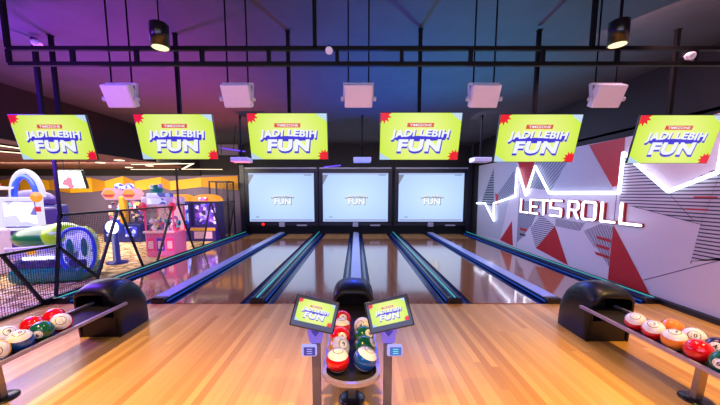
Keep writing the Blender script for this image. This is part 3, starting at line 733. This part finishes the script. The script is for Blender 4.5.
# ------------------------------------------------------------------ wire mesh fence
FX = -4.2
def fence(label, outline, bars, loc):
    """outline: closed polygon (y, z) that the mesh fills; bars: list of ((y,z),(y,z)) frame members"""
    t = thing('fence_panel', (FX, loc, 0), label, 'fence panel', 'wire mesh fence panels')
    for p, q, nm in bars: MB().bar((0, p[0] - loc, p[1]), (0, q[0] - loc, q[1]), .034, .034, up=(1, 0, 0)).build(nm, M['wire'], t)
    m = MB(); pitch = .03; wd = .004; n = len(outline)
    def spans(v, ax):
        hit = []
        for i in range(n):
            p, q = outline[i], outline[(i + 1) % n]
            if (p[ax] - v) * (q[ax] - v) < 0:
                f = (v - p[ax]) / (q[ax] - p[ax]); hit.append(p[1 - ax] + f * (q[1 - ax] - p[1 - ax]))
        hit.sort(); return list(zip(hit[::2], hit[1::2]))
    for ax in (0, 1):
        lo, hi = min(p[ax] for p in outline), max(p[ax] for p in outline); v = lo + pitch / 2
        while v < hi:
            for a, b2 in spans(v, ax):
                if ax == 0: m.box((0, v - loc, (a + b2) / 2), (wd, wd, b2 - a))
                else: m.box((0, (a + b2) / 2 - loc, v), (wd, b2 - a, wd))
            v += pitch
    m.build('wire_mesh', M['wire'], t)
fence('low wire mesh fence panel nearest the camera, by the left ball rack', [(2.6, .02), (2.6, .77), (4.14, .77), (4.0, .02)], [((2.6, .77), (4.14, .77), 'top_rail'), ((2.6, .02), (4.0, .02), 'bottom_rail'), ((3.5, .77), (3.9, .02), 'brace'), ((2.6, .77), (2.6, .0), 'post')], 3.4)
fence('taller wire mesh fence panel in front of the green ride', [(4.24, 1.19), (4.06, .02), (4.70, .02), (5.28, 1.19)], [((4.24, 1.19), (5.28, 1.19), 'top_rail'), ((4.24, 1.19), (4.06, .0), 'post'), ((5.28, 1.19), (4.69, .0), 'post'), ((4.16, .76), (4.74, .16), 'brace'), ((4.06, .02), (4.7, .02), 'bottom_rail'), ((4.25, 1.15), (4.25, 2.05), 'upright')], 4.6)
fence('wide wire mesh fence panel in front of the pink claw machine', [(5.34, 1.19), (5.82, .02), (6.2, .02), (6.86, 1.19)], [((5.34, 1.19), (6.86, 1.19), 'top_rail'), ((5.34, 1.19), (5.82, .0), 'post'), ((6.86, 1.19), (6.19, .0), 'post'), ((5.82, .02), (6.2, .02), 'bottom_rail')], 6.0)
fence('far wire mesh fence panel in front of the purple machines', [(7.1, 1.22), (7.7, .02), (8.1, .02), (8.68, 1.22)], [((7.1, 1.22), (8.68, 1.22), 'top_rail'), ((7.1, 1.22), (7.7, .0), 'post'), ((8.68, 1.22), (8.1, 0), 'post'), ((7.7, .02), (8.1, .02), 'bottom_rail'), ((7.11, 1.2), (7.11, 2.05), 'upright')], 7.9)
fence('farthest wire mesh fence panel next to the dark lane-end pillar', [(8.72, 1.22), (9.35, .02), (9.8, .02), (10.4, 1.22)], [((8.72, 1.22), (10.4, 1.22), 'top_rail'), ((8.72, 1.22), (9.35, .0), 'post'), ((10.4, 1.22), (9.8, 0), 'post'), ((9.35, .02), (9.8, .02), 'bottom_rail')], 9.5)
struct(MB().box((FX + .02, 7.4, .04), (.05, 7.0, .08)).build('baseboard_left', M['plinth']))

# ------------------------------------------------------------------ arcade
def hull_box(mb, c, d, mi=0, bev=.02, mx=None): return mb.box(c, d, mi, mx, bev)
# pink claw machine
def claw(label, loc, rz):
    t = thing('claw_machine', loc, label, 'arcade machine', None, rz)
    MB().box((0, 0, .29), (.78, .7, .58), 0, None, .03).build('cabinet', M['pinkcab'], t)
    for i, (x, mm) in enumerate(((-.25, 'pinkl'), (0, 'pink'), (.25, 'pinkl'))):
        f = MB().box((x, -.355, .30), (.2, .02, .3), 0, None, .01).build('front_panel', M['pink'] if i != 1 else M['purple'], t)
        MB().box((x, -.368, .29), (.13, .012, .18), 0, None, .006).build('panel_window', M['pinkl'], f)
    MB().box((0, -.4, .60), (.78, .14, .05), 0, None, .02).build('control_shelf', M['pinkl'], t)
    for x in (-.2, .2): MB().lathe([(.03, 0), (.03, .02), (.001, .03)], 14, 0, Matrix.Translation((x, -.42, .625))).build('button', M['rdd'], t)
    for sx in (-1, 1):
        for sy in (-1, 1): MB().bar((sx * .37, sy * .33, .58), (sx * .37, sy * .33, 1.2), .035).build('case_post', M['pink'], t)
    gl = MB()
    gl.add([(-.35, -.33, .6), (.35, -.33, .6), (.35, -.33, 1.2), (-.35, -.33, 1.2)], [(0, 1, 2, 3)])
    for s in (-1, 1): gl.add([(s * .37, -.31, .6), (s * .37, .31, .6), (s * .37, .31, 1.2), (s * .37, -.31, 1.2)], [(0, 1, 2, 3)])
    gl.build('glass', M['glass'], t)
    MB().box((0, .33, .9), (.72, .02, .6)).build('case_back', M['pinkl'], t)
    pz = MB(); rnd = random.Random(3)
    for i in range(38):
        r = rnd.uniform(.05, .085); px, py, pzz = rnd.uniform(-.28, .28), rnd.uniform(-.24, .24), .62 + rnd.uniform(0, .25)
        pz.lathe([(.001, -r), (r * .7, -r * .7), (r, 0), (r * .7, r * .7), (.001, r)], 8, 0, Matrix.Translation((px, py, pzz)))
    o = pz.build('prizes', M['prize'], t); o['kind'] = 'stuff'
    MB().tube([(0, 0, 1.2), (0, 0, 1.05)], .012, 6).tube([(0, 0, 1.05), (.06, 0, .98), (.04, 0, .93)], .01, 6).tube([(0, 0, 1.05), (-.06, 0, .98), (-.04, 0, .93)], .01, 6).build('claw', M['steel'], t)
    MB().box((0, -.02, 1.3), (.86, .72, .22), 0, None, .05).build('header', M['cabw'], t)
    MB().box((0, -.385, 1.31), (.5, .02, .13), 0, None, .01).build('sign_panel', M['poster'], t)
    for s in (-1, 1): MB().lathe([(.001, 0), (.1, 0), (.11, .015), (.09, .03), (.001, .035)], 24, 0, Matrix.Translation((s * .38, -.37, 1.18)) @ Matrix.Rotation(R(90), 4, 'X')).build('speaker_disc', M['rdd'], t)
    MB().box((0, -.2, 1.45), (.6, .3, .1), 0, None, .04).build('crown', M['poster'], t)
    MB().lathe([(.12, 0), (.16, .06), (.15, .14), (.08, .2), (.001, .21)], 18, 0, Matrix.Translation((-.1, -.15, 1.49))).build('topper', M['teal'], t)
    MB().lathe([(.001, -.06), (.05, -.04), (.06, 0), (.05, .04), (.001, .06)], 14, 0, Matrix.Translation((-.2, -.2, 1.63))).lathe([(.001, -.06), (.05, -.04), (.06, 0), (.05, .04), (.001, .06)], 14, 0, Matrix.Translation((.02, -.2, 1.66))).build('topper_balls', M['rwhite'], t)
    return t
claw('white and pink claw machine full of prizes, behind the mesh fence', (-4.62, 7.25, 0), R(6)).scale = (.84, .84, 1.0)
# twin machine with orange hexagon tops
t = thing('prize_machine', (-7.12, 9.4, 0), 'twin prize machine with two orange tops and a gold column, by the arcade back wall', 'arcade machine')
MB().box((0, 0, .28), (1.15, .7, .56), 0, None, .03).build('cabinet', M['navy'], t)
for s in (-1, 1):
    h = [(math.cos(math.pi / 3 * i) * .25 + s * .3, math.sin(math.pi / 3 * i) * .2 + 1.47) for i in range(6)]
    k = MB().prism([(x, -.33, z) for x, z in h], (0, .3, 0)).build('hexagon_top', M['pinkl'], t)
    h = [(math.cos(math.pi / 3 * i) * .19 + s * .3, math.sin(math.pi / 3 * i) * .145 + 1.47) for i in range(6)]
    MB().prism([(x, -.35, z) for x, z in h], (0, .03, 0)).build('picture', M['orange'], k)
    MB().prism([(s * .3 - .2, -.37, 1.46), (s * .3 + .2, -.37, 1.46), (s * .3 + .1, -.37, 1.38), (s * .3 - .1, -.37, 1.38)], (0, .02, 0)).build('mark', M['rtip'], k)
    MB().add([(s * .32 - .22, -.3, .58), (s * .32 + .22, -.3, .58), (s * .3 + .19, -.25, 1.3), (s * .3 - .19, -.25, 1.3)], [(0, 1, 2, 3)]).build('glass', M['glass'], t)
    q = MB(); rnd = random.Random(5 + s)
    for i in range(30): q.box((s * .31 + rnd.uniform(-.17, .17), rnd.uniform(-.2, .1), .6 + rnd.uniform(.02, .62)), (.09, .09, .09), 0, Matrix.Rotation(0, 4, 'Z'), .02)
    o = q.build('prizes', M['prize'], t); o['kind'] = 'stuff'
    MB().box((s * .32, .12, .93), (.46, .05, .72)).build('case_back', M['awall'], t)
    MB().box((s * .3, -.36, .33), (.38, .02, .3), 0, None, .01).build('coin_door', M['bluep'], t)
MB().box((0, -.2, .98), (.16, .2, .84), 0, None, .04).build('column', M['gold'], t)
MB().lathe([(.001, 0), (.1, 0), (.12, .05), (.1, .12), (.001, .16)], 16, 0, Matrix.Translation((-.16, -.1, 1.64))).lathe([(.001, 0), (.1, 0), (.12, .05), (.1, .12), (.001, .16)], 16, 0, Matrix.Translation((.16, -.1, 1.64))).box((0, -.1, 1.67), (.3, .12, .1), 0, None, .03).build('crest', M['bluep'], t)
# purple machines with orange dome
def dome(label, loc, w, pmat):
    t = thing('dome_machine', loc, label, 'arcade machine', 'dome topped machines')
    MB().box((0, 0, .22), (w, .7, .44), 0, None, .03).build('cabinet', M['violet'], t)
    MB().box((0, -.36, .38), (w * .96, .06, .09), 0, None, .02).build('control_shelf', M['orange'], t)
    MB().box((0, -.355, .2), (w * .7, .02, .22), 0, None, .01).build('coin_door', M['pinkl'], t)
    MB().box((0, .1, .85), (w * .94, .5, .84), 0, None, .03).build('upper_cabinet', M['violet'], t)
    MB().box((0, -.155, .85), (w * .8, .02, .66), 0, None, .01).build('game_screen', pmat, t)
    p = [(w * .5 * math.cos(math.pi * i / 16), 1.24 + .22 * math.sin(math.pi * i / 16)) for i in range(17)]
    MB().prism([(x, -.22, z) for x, z in p], (0, .5, 0)).build('dome', M['orange'], t)
    MB().box((0, -.235, 1.31), (w * .36, .02, .1), 0, None, .01).build('sign_panel', M['redp'], t)
    for i in range(5): MB().lathe([(.025, 0), (.025, .015), (.001, .02)], 10, 0, Matrix.Translation((w * (-.36 + .18 * i), -.37, .425))).build('button', M['rtip'], t)
    return t
dome('purple dome topped game machine just right of the pink claw machine', (-5.6, 9.6, 0), .78, M['bluep'])
dome('purple dome topped game machine nearest the dark lane-end pillar', (-4.75, 9.6, 0), .8, spotted('violet_game_print', '4a20b0', ['6a40ff', '2a1070', 'a080ff', '8030d0', 'e0d0ff'], 9, .7))
# tall cage frame of a ball shooting game
t = thing('cage_frame', (-4.62, 10.4, 0), 'tall black cage frame with netting against the yellow zigzag wall', 'arcade machine')
for x in (-.3, .3):
    for y in (-.25, .25): MB().bar((x, y, 0), (x, y, 1.9), .04).build('post', M['wire'], t)
MB().bar((-.3, -.25, 1.88), (.3, -.25, 1.88), .04).bar((-.3, .25, 1.88), (.3, .25, 1.88), .04).bar((-.3, -.25, 1.88), (-.3, .25, 1.88), .04).bar((.3, -.25, 1.88), (.3, .25, 1.88), .04).build('top_frame', M['wire'], t)
nt_ = MB()
for i in range(13): nt_.bar((-.3 + .05 * i, .25, .9), (-.3 + .05 * i, .25, 1.88), .006)
for i in range(20): nt_.bar((-.3, .25, .9 + .05 * i), (.3, .25, .9 + .05 * i), .006)
nt_.build('netting', M['wire'], t)
# green pod ride
t = thing('pod_ride', (-5.1, 5.2, 0), 'green and blue pod ride with oval window and bright headlight behind the mesh fence', 'arcade ride', None, R(15)); t.scale = (.82, .82, .86)
def ell(mb, c, r, n=24, m=14, mi=0, zcut=-2., mx=None):
    pr = [(max(.001, math.cos(-math.pi / 2 + math.pi * i / m)), math.sin(-math.pi / 2 + math.pi * i / m)) for i in range(m + 1)]
    mxx = Matrix.Translation(c) @ Matrix.Diagonal((r[0], r[1], r[2], 1))
    return mb.lathe(pr, n, mi, (mx @ mxx) if mx else mxx)
ell(MB(), (-.2, 0, .86), (.66, .46, .26)).build('canopy', M['green'], t)
MB().box((-.18, -.02, .56), (1.0, .78, .26), 0, None, .09).build('body', M['rwhite'], t)
ell(MB(), (.02, -.08, .89), (.34, .42, .27)).build('canopy_stripe', M['lime'], t)
MB().box((-.15, 0, .17), (1.25, .9, .3), 0, None, .1).build('base', M['teal'], t)
MB().box((-.15, 0, .37), (1.1, .8, .14), 0, None, .05).build('skirt', M['violet'], t)
fm = Matrix.Translation((.40, -.36, .62)) @ Matrix.Rotation(R(14), 4, 'Z')
op = [(.27 * math.copysign(abs(math.cos(2 * math.pi * i / 28)) ** .8, math.cos(2 * math.pi * i / 28)), 0, .44 * math.copysign(abs(math.sin(2 * math.pi * i / 28)) ** .8, math.sin(2 * math.pi * i / 28))) for i in range(28)]
MB().prism([tuple(fm @ Vector((p[0] * 1.06, .03, p[2] * 1.04))) for p in op], tuple(fm.to_3x3() @ Vector((0, .3, 0)))).build('window_hood', M['lime'], t)
MB().tube([tuple(fm @ Vector(p)) for p in op], .034, 10, 0, True).build('window_ring', M['rblue'], t)
ip = [(p[0] * .95, 0, p[2] * .95) for p in op]; w_ = MB(); w_.poly([tuple(fm @ Vector(p)) for p in ip]); w_.build('window_glass', M['poster'], t)
for sx in (-1, 1): ell(MB(), tuple(fm @ Vector((sx * .11, -.03, .06))), (.06, .03, .19)).build('seat_back', M['teal'], t)
MB().box(tuple(fm @ Vector((0, -.05, -.24))), (.3, .06, .14), 0, None, .03).build('seat', M['navy'], t)
MB().tube([(.1, -.47, .74), (-.35, -.5, .72), (-.74, -.4, .70), (-.74, -.3, .5)], .03, 8).build('handrail', M['rwhite'], t)
MB().box((-.2, -.47, .52), (.5, .03, .05), 0, None, .01).build('light_bar', M['headl'], t)
MB().lathe([(.001, .04), (.06, .03), (.075, 0), (.07, -.03), (.001, -.03)], 18, 0, Matrix.Translation((-.32, -.46, .66)) @ Matrix.Rotation(R(90), 4, 'X')).build('yellow_lamp', M['orange'], t)
for x in (-.5, -.02): MB().lathe([(.001, .04), (.045, .03), (.055, 0), (.001, -.03)], 18, 0, Matrix.Translation((x, -.45, .45)) @ Matrix.Rotation(R(90), 4, 'X')).build('bolt', M['navy'], t)
# bright round lamp of the machine behind the pod
t = thing('lamp_machine', (-5.15, 6.35, 0), 'arcade pedestal with a dazzling round white lamp right of the pod ride', 'arcade machine')
MB().lathe([(.2, 0), (.2, .03), (.07, .06), (.06, .65), (.001, .66)], 20).build('pedestal', M['navy'], t)
MB().lathe([(.001, -.06), (.13, -.05), (.17, 0), (.13, .05), (.001, .06)], 24, 0, Matrix.Translation((0, 0, .78)) @ Matrix.Rotation(R(90), 4, 'X')).build('lamp_housing', M['rblue'], t)
MB().lathe([(.001, -.01), (.14, 0), (.12, .03), (.001, .05)], 24, 0, Matrix.Translation((.0, -.06, .78)) @ Matrix.Rotation(R(90), 4, 'X')).build('lamp_lens', M['headl'], t)
# white poster cabinet with blue and white arch
t = thing('arch_machine', (-6.75, 6.2, 0), 'tall white framed game cabinet with a blue and white arch and a picture panel', 'arcade machine', None, R(10))
MB().box((0, .05, .6), (.62, .5, 1.2), 0, None, .04).build('cabinet', M['violet'], t)
for x in (-.34, .34): MB().box((x, -.2, .8), (.075, .12, 1.2), 0, None, .02).build('upright', M['glowwhite'], t)
MB().box((0, -.2, 1.38), (.75, .14, .08), 0, None, .02).build('crossbar', M['glowwhite'], t)
MB().box((0, -.21, 1.08), (.56, .02, .5), 0, None, .01).build('picture_panel', M['poster'], t)
MB().box((0, -.25, .78), (.62, .14, .05), 0, None, .02).build('control_shelf', M['glowwhite'], t)
ap = [(.27 * math.cos(math.pi * i / 14), 0, 1.42 + .52 * math.sin(math.pi * i / 14)) for i in range(15)]
MB().tube(ap, .05, 12).build('arch', M['glowwhite'], t)
MB().tube([(p[0] * .72 - .02, -.02, 1.42 + (p[2] - 1.42) * .8) for p in ap], .05, 12).build('inner_arch', M['rblue'], t)
MB().lathe([(.001, 0), (.1, 0), (.105, .02), (.001, .03)], 20, 0, Matrix.Translation((.36, -.27, 1.42)) @ Matrix.Rotation(R(90), 4, 'X')).build('round_lamp', M['orange'], t)
MB().box((.36, -.28, 1.18), (.1, .03, .1), 0, None, .01).build('button', M['rtip'], t)
MB().lathe([(.001, 0), (.2, .01), (.25, .04), (.25, .06), (.001, .08)], 28, 0, Matrix.Translation((-.38, -.2, 1.56))).build('dish', M['disc'], t)
MB().tube([(-.38, -.2, 1.38), (-.38, -.2, 1.56)], .04, 10).build('dish_stand', M['rwhite'], t)
MB().box((-.38, -.22, 1.66), (.16, .12, .07), 0, None, .02).build('dish_button', M['rtip'], t)
# blue game at far left, red game below it
t = thing('game_cabinet', (-8.1, 7.6, 0), 'blue lit game cabinet at the left edge of the arcade', 'arcade machine', None, R(10))
MB().box((0, 0, .6), (1.0, .7, 1.2), 0, None, .05).build('cabinet', M['navy'], t)
MB().box((0, -.36, 1.0), (.86, .03, .5), 0, None, .01).build('game_screen', M['bluep'], t)
MB().box((0, -.38, .66), (.96, .1, .06), 0, None, .02).build('control_shelf', M['pinkl'], t)
ell(MB(), (0, -.1, 1.32), (.5, .34, .26)).build('domed_top', M['violet'], t)
MB().box((0, -.37, .4), (.8, .03, .3), 0, None, .01).build('lower_picture', M['redp'], t)
t = thing('game_cabinet', (-6.85, 5.35, 0), 'low red and white game cabinet at the left edge of the picture', 'arcade machine', None, R(15))
MB().box((0, 0, .42), (.7, .5, .84), 0, None, .04).build('cabinet', M['cabw'], t)
MB().box((-.17, -.26, .62), (.26, .02, .34), 0, None, .01).box((.17, -.26, .62), (.26, .02, .34), 0, None, .01).build('picture_panel', M['redp'], t)
for s in (-1, 1): MB().lathe([(.001, 0), (.07, 0), (.07, .015), (.001, .025)], 18, 0, Matrix.Translation((s * .17, -.27, .72)) @ Matrix.Rotation(R(90), 4, 'X')).build('round_lamp', M['disc'], t)
MB().box((0, -.26, .26), (.6, .02, .24), 0, None, .01).build('lower_panel', M['pinkl'], t)
# screens tilted under the arcade ceiling
t = thing('hanging_screen', (-7.05, 7.5, 1.83), 'pale green game picture screen hung low behind the leftmost yellow screen', 'screen')
m2 = Matrix.Rotation(R(14), 4, 'X')
MB().box((0, .02, 0), (.72, .04, .46), 0, m2, .006).build('housing', M['satin'], t)
MB().box((-.02, -.002, 0), (.66, .004, .43), 0, m2).build('screen', M['poster2'], t)
for s in (-1, 1): MB().tube([(s * .2, .05, .1), (s * .2, .05, .53)], .01, 6).build('hanging_rod', M['black'], t)
# linear lamps
def line_lamp(label, pts, zc):
    x0, y0 = pts[0]; t = thing('linear_lamp', (x0, y0, 2.33), label, 'ceiling light', 'linear arcade lamps')
    d = MB(); h = MB()
    for p, q in zip(pts[:-1], pts[1:]):
        d.bar((p[0] - x0, p[1] - y0, -.006), (q[0] - x0, q[1] - y0, -.006), .06, .012); h.bar((p[0] - x0, p[1] - y0, .015), (q[0] - x0, q[1] - y0, .015), .07, .03)
    h.build('housing', M['black'], t); d.build('diffuser', M['alight'], t)
    for p in (pts[0], pts[-1]): 
        zt = 2.36 if p[0] < -5.66 else 3.24
        MB().tube([(p[0] - x0, p[1] - y0, .03), (p[0] - x0, p[1] - y0, max(.031, zt - 2.33))], .008, 6).build('hanging_rod', M['black'], t)
line_lamp('zigzag linear lamp seen under the right half of the second yellow screen', [(-6.5, 8.85), (-4.6, 8.6), (-6.05, 10.6), (-4.7, 10.7)], 0)
line_lamp('straight linear lamp farther back under the arcade ceiling', [(-7.9, 10.7), (-6.3, 10.75)], 0)
line_lamp('upper bright linear lamp at the left edge beside the leftmost screen', [(-6.2, 5.0), (-6.25, 5.75)], 0)
line_lamp('lower bright linear lamp at the left edge beside the leftmost screen', [(-7.3, 5.7), (-6.9, 6.5)], 0)
# little ceiling downlights in the arcade
g = 'small square downlights in the arcade ceiling'
rndl = [(-6.35, 6.9), (-6.2, 8.0), (-7.2, 8.6), (-6.5, 9.6), (-7.6, 10.2)]
d0 = None
nmz = ['nearest the bulkhead', 'second along the bulkhead', 'left of the zigzag lamp', 'near the zigzag lamp', 'farthest left near the back wall']
for (x, y), nm in zip(rndl, nmz):
    if d0 is None:
        t = d0 = tag(MB().box((0, 0, -.01), (.16, .16, .02), 0, None, .004).build('downlight', M['alight'], None, (x, y, 2.36)), '', 'ceiling light', g)
    else:
        t = d0.copy(); COL.objects.link(t); t.location = (x, y, 2.36)
    t['label'] = 'small square white downlight in the brown arcade ceiling, ' + nm

# ------------------------------------------------------------------ lights
def spot(loc, tgt, col, e, ang=70, rad=.06, blend=.6):
    l = bpy.data.lights.new('spot', 'SPOT'); l.energy = e; l.color = lin(col)[:3]; l.spot_size = R(ang); l.spot_blend = blend; l.shadow_soft_size = rad
    o = bpy.data.objects.new('spot', l); COL.objects.link(o); o.location = loc
    o.rotation_euler = (Vector(tgt) - Vector(loc)).to_track_quat('-Z', 'Y').to_euler(); return o
def area(loc, tgt, col, e, sx, sy):
    l = bpy.data.lights.new('area', 'AREA'); l.energy = e; l.color = lin(col)[:3]; l.shape = 'RECTANGLE'; l.size = sx; l.size_y = sy
    o = bpy.data.objects.new('area', l); COL.objects.link(o); o.location = loc
    o.rotation_euler = (Vector(tgt) - Vector(loc)).to_track_quat('-Z', 'Y').to_euler(); return o
# ceiling downlights over the players' side
for x, y in ((-2.9, 1.3), (-1.0, .7), (1.0, .7), (3.5, 1.4)): spot((x, y, 3.2), (x * .9, y + .3, 0), 'ffce78', 520, 80, .04, 1)
spot((-1.49, 2.42, 2.58), (-1.53, 2.5, 0), 'ffe0b0', 30, 70, .05); spot((1.99, 2.42, 2.6), (2.04, 2.5, 0), 'ffe0b0', 30, 70, .05)
area((0, -.8, 3.15), (0, 1.2, .4), 'ffe8d8', 35, 5, .6)
# colour washes : purple on the left, blue and teal over the lanes
area((-3.0, 1.2, 2.5), (-3.4, 3.6, 3.24), '9030ff', 40, 1.2, .3)
spot((-3.5, 4.2, .9), (-3.4, 4.2, 3.24), '9a30d0', 1000, 120, .1, 1); spot((-3.2, 7.2, .4), (-3.4, 6.2, 3.24), 'd05050', 1000, 110, .1, 1)
spot((.3, 6.0, .3), (.2, 5.2, 3.24), '0060ff', 900, 105, .1, 1); spot((2.0, 5.0, .3), (1.6, 4.4, 3.24), '30a8c8', 700, 90, .1, 1)
# blue spots added for the sheen on the hoods, then the lane wash
for x in (-2.68, 0, 2.6): spot((x * .9, 6.2, 3.15), (x, 3.4, .4), '1840ff', 320, 40, .15, .8)
area((0, 9.0, 3.0), (0, 10.6, 0), 'ffe0c0', 50, 7.0, .3)
area((0, 7.5, 3.15), (0, 7.5, 0), 'a8b8ff', 190, 7.0, 4.0)
# arcade
area((-7.5, 6.6, 2.3), (-7.5, 6.6, 0), 'fff0f4', 460, 4, 6)
area((-7.5, 8.6, 2.3), (-7.5, 11.0, 1.7), 'fff0d8', 160, 6, .4)
spot((-5.2, 8.2, 3.1), (-5.0, 11.0, 1.6), 'fff0d8', 120, 90, .1, 1)
area((-4.9, 3.6, 2.4), (-2.4, 3.2, 0), '7030ff', 150, .8, 1.8)
# added cool fill from behind the camera, brightens the speakers
area((0, -1.2, 2.0), (0, 2.7, 2.35), 'b8c0ff', 70, 5, .5)
# right wall wash
area((2.7, 3.0, 3.1), (4.2, 3.8, .8), 'ffb8c0', 55, 1.0, 1.0)
area((2.5, 7.0, 3.1), (4.2, 7.0, 1.0), 'c8d0ff', 60, .6, 4.0)

w = bpy.data.worlds.new('world'); S.world = w; w.use_nodes = True
w.node_tree.nodes['Background'].inputs[0].default_value = (.25, .22, .4, 1); w.node_tree.nodes['Background'].inputs[1].default_value = .04
S.view_settings.view_transform = 'Standard'; S.view_settings.look = 'None'; S.view_settings.gamma = 1; S.view_settings.exposure = 0
S.view_settings.use_curve_mapping = False
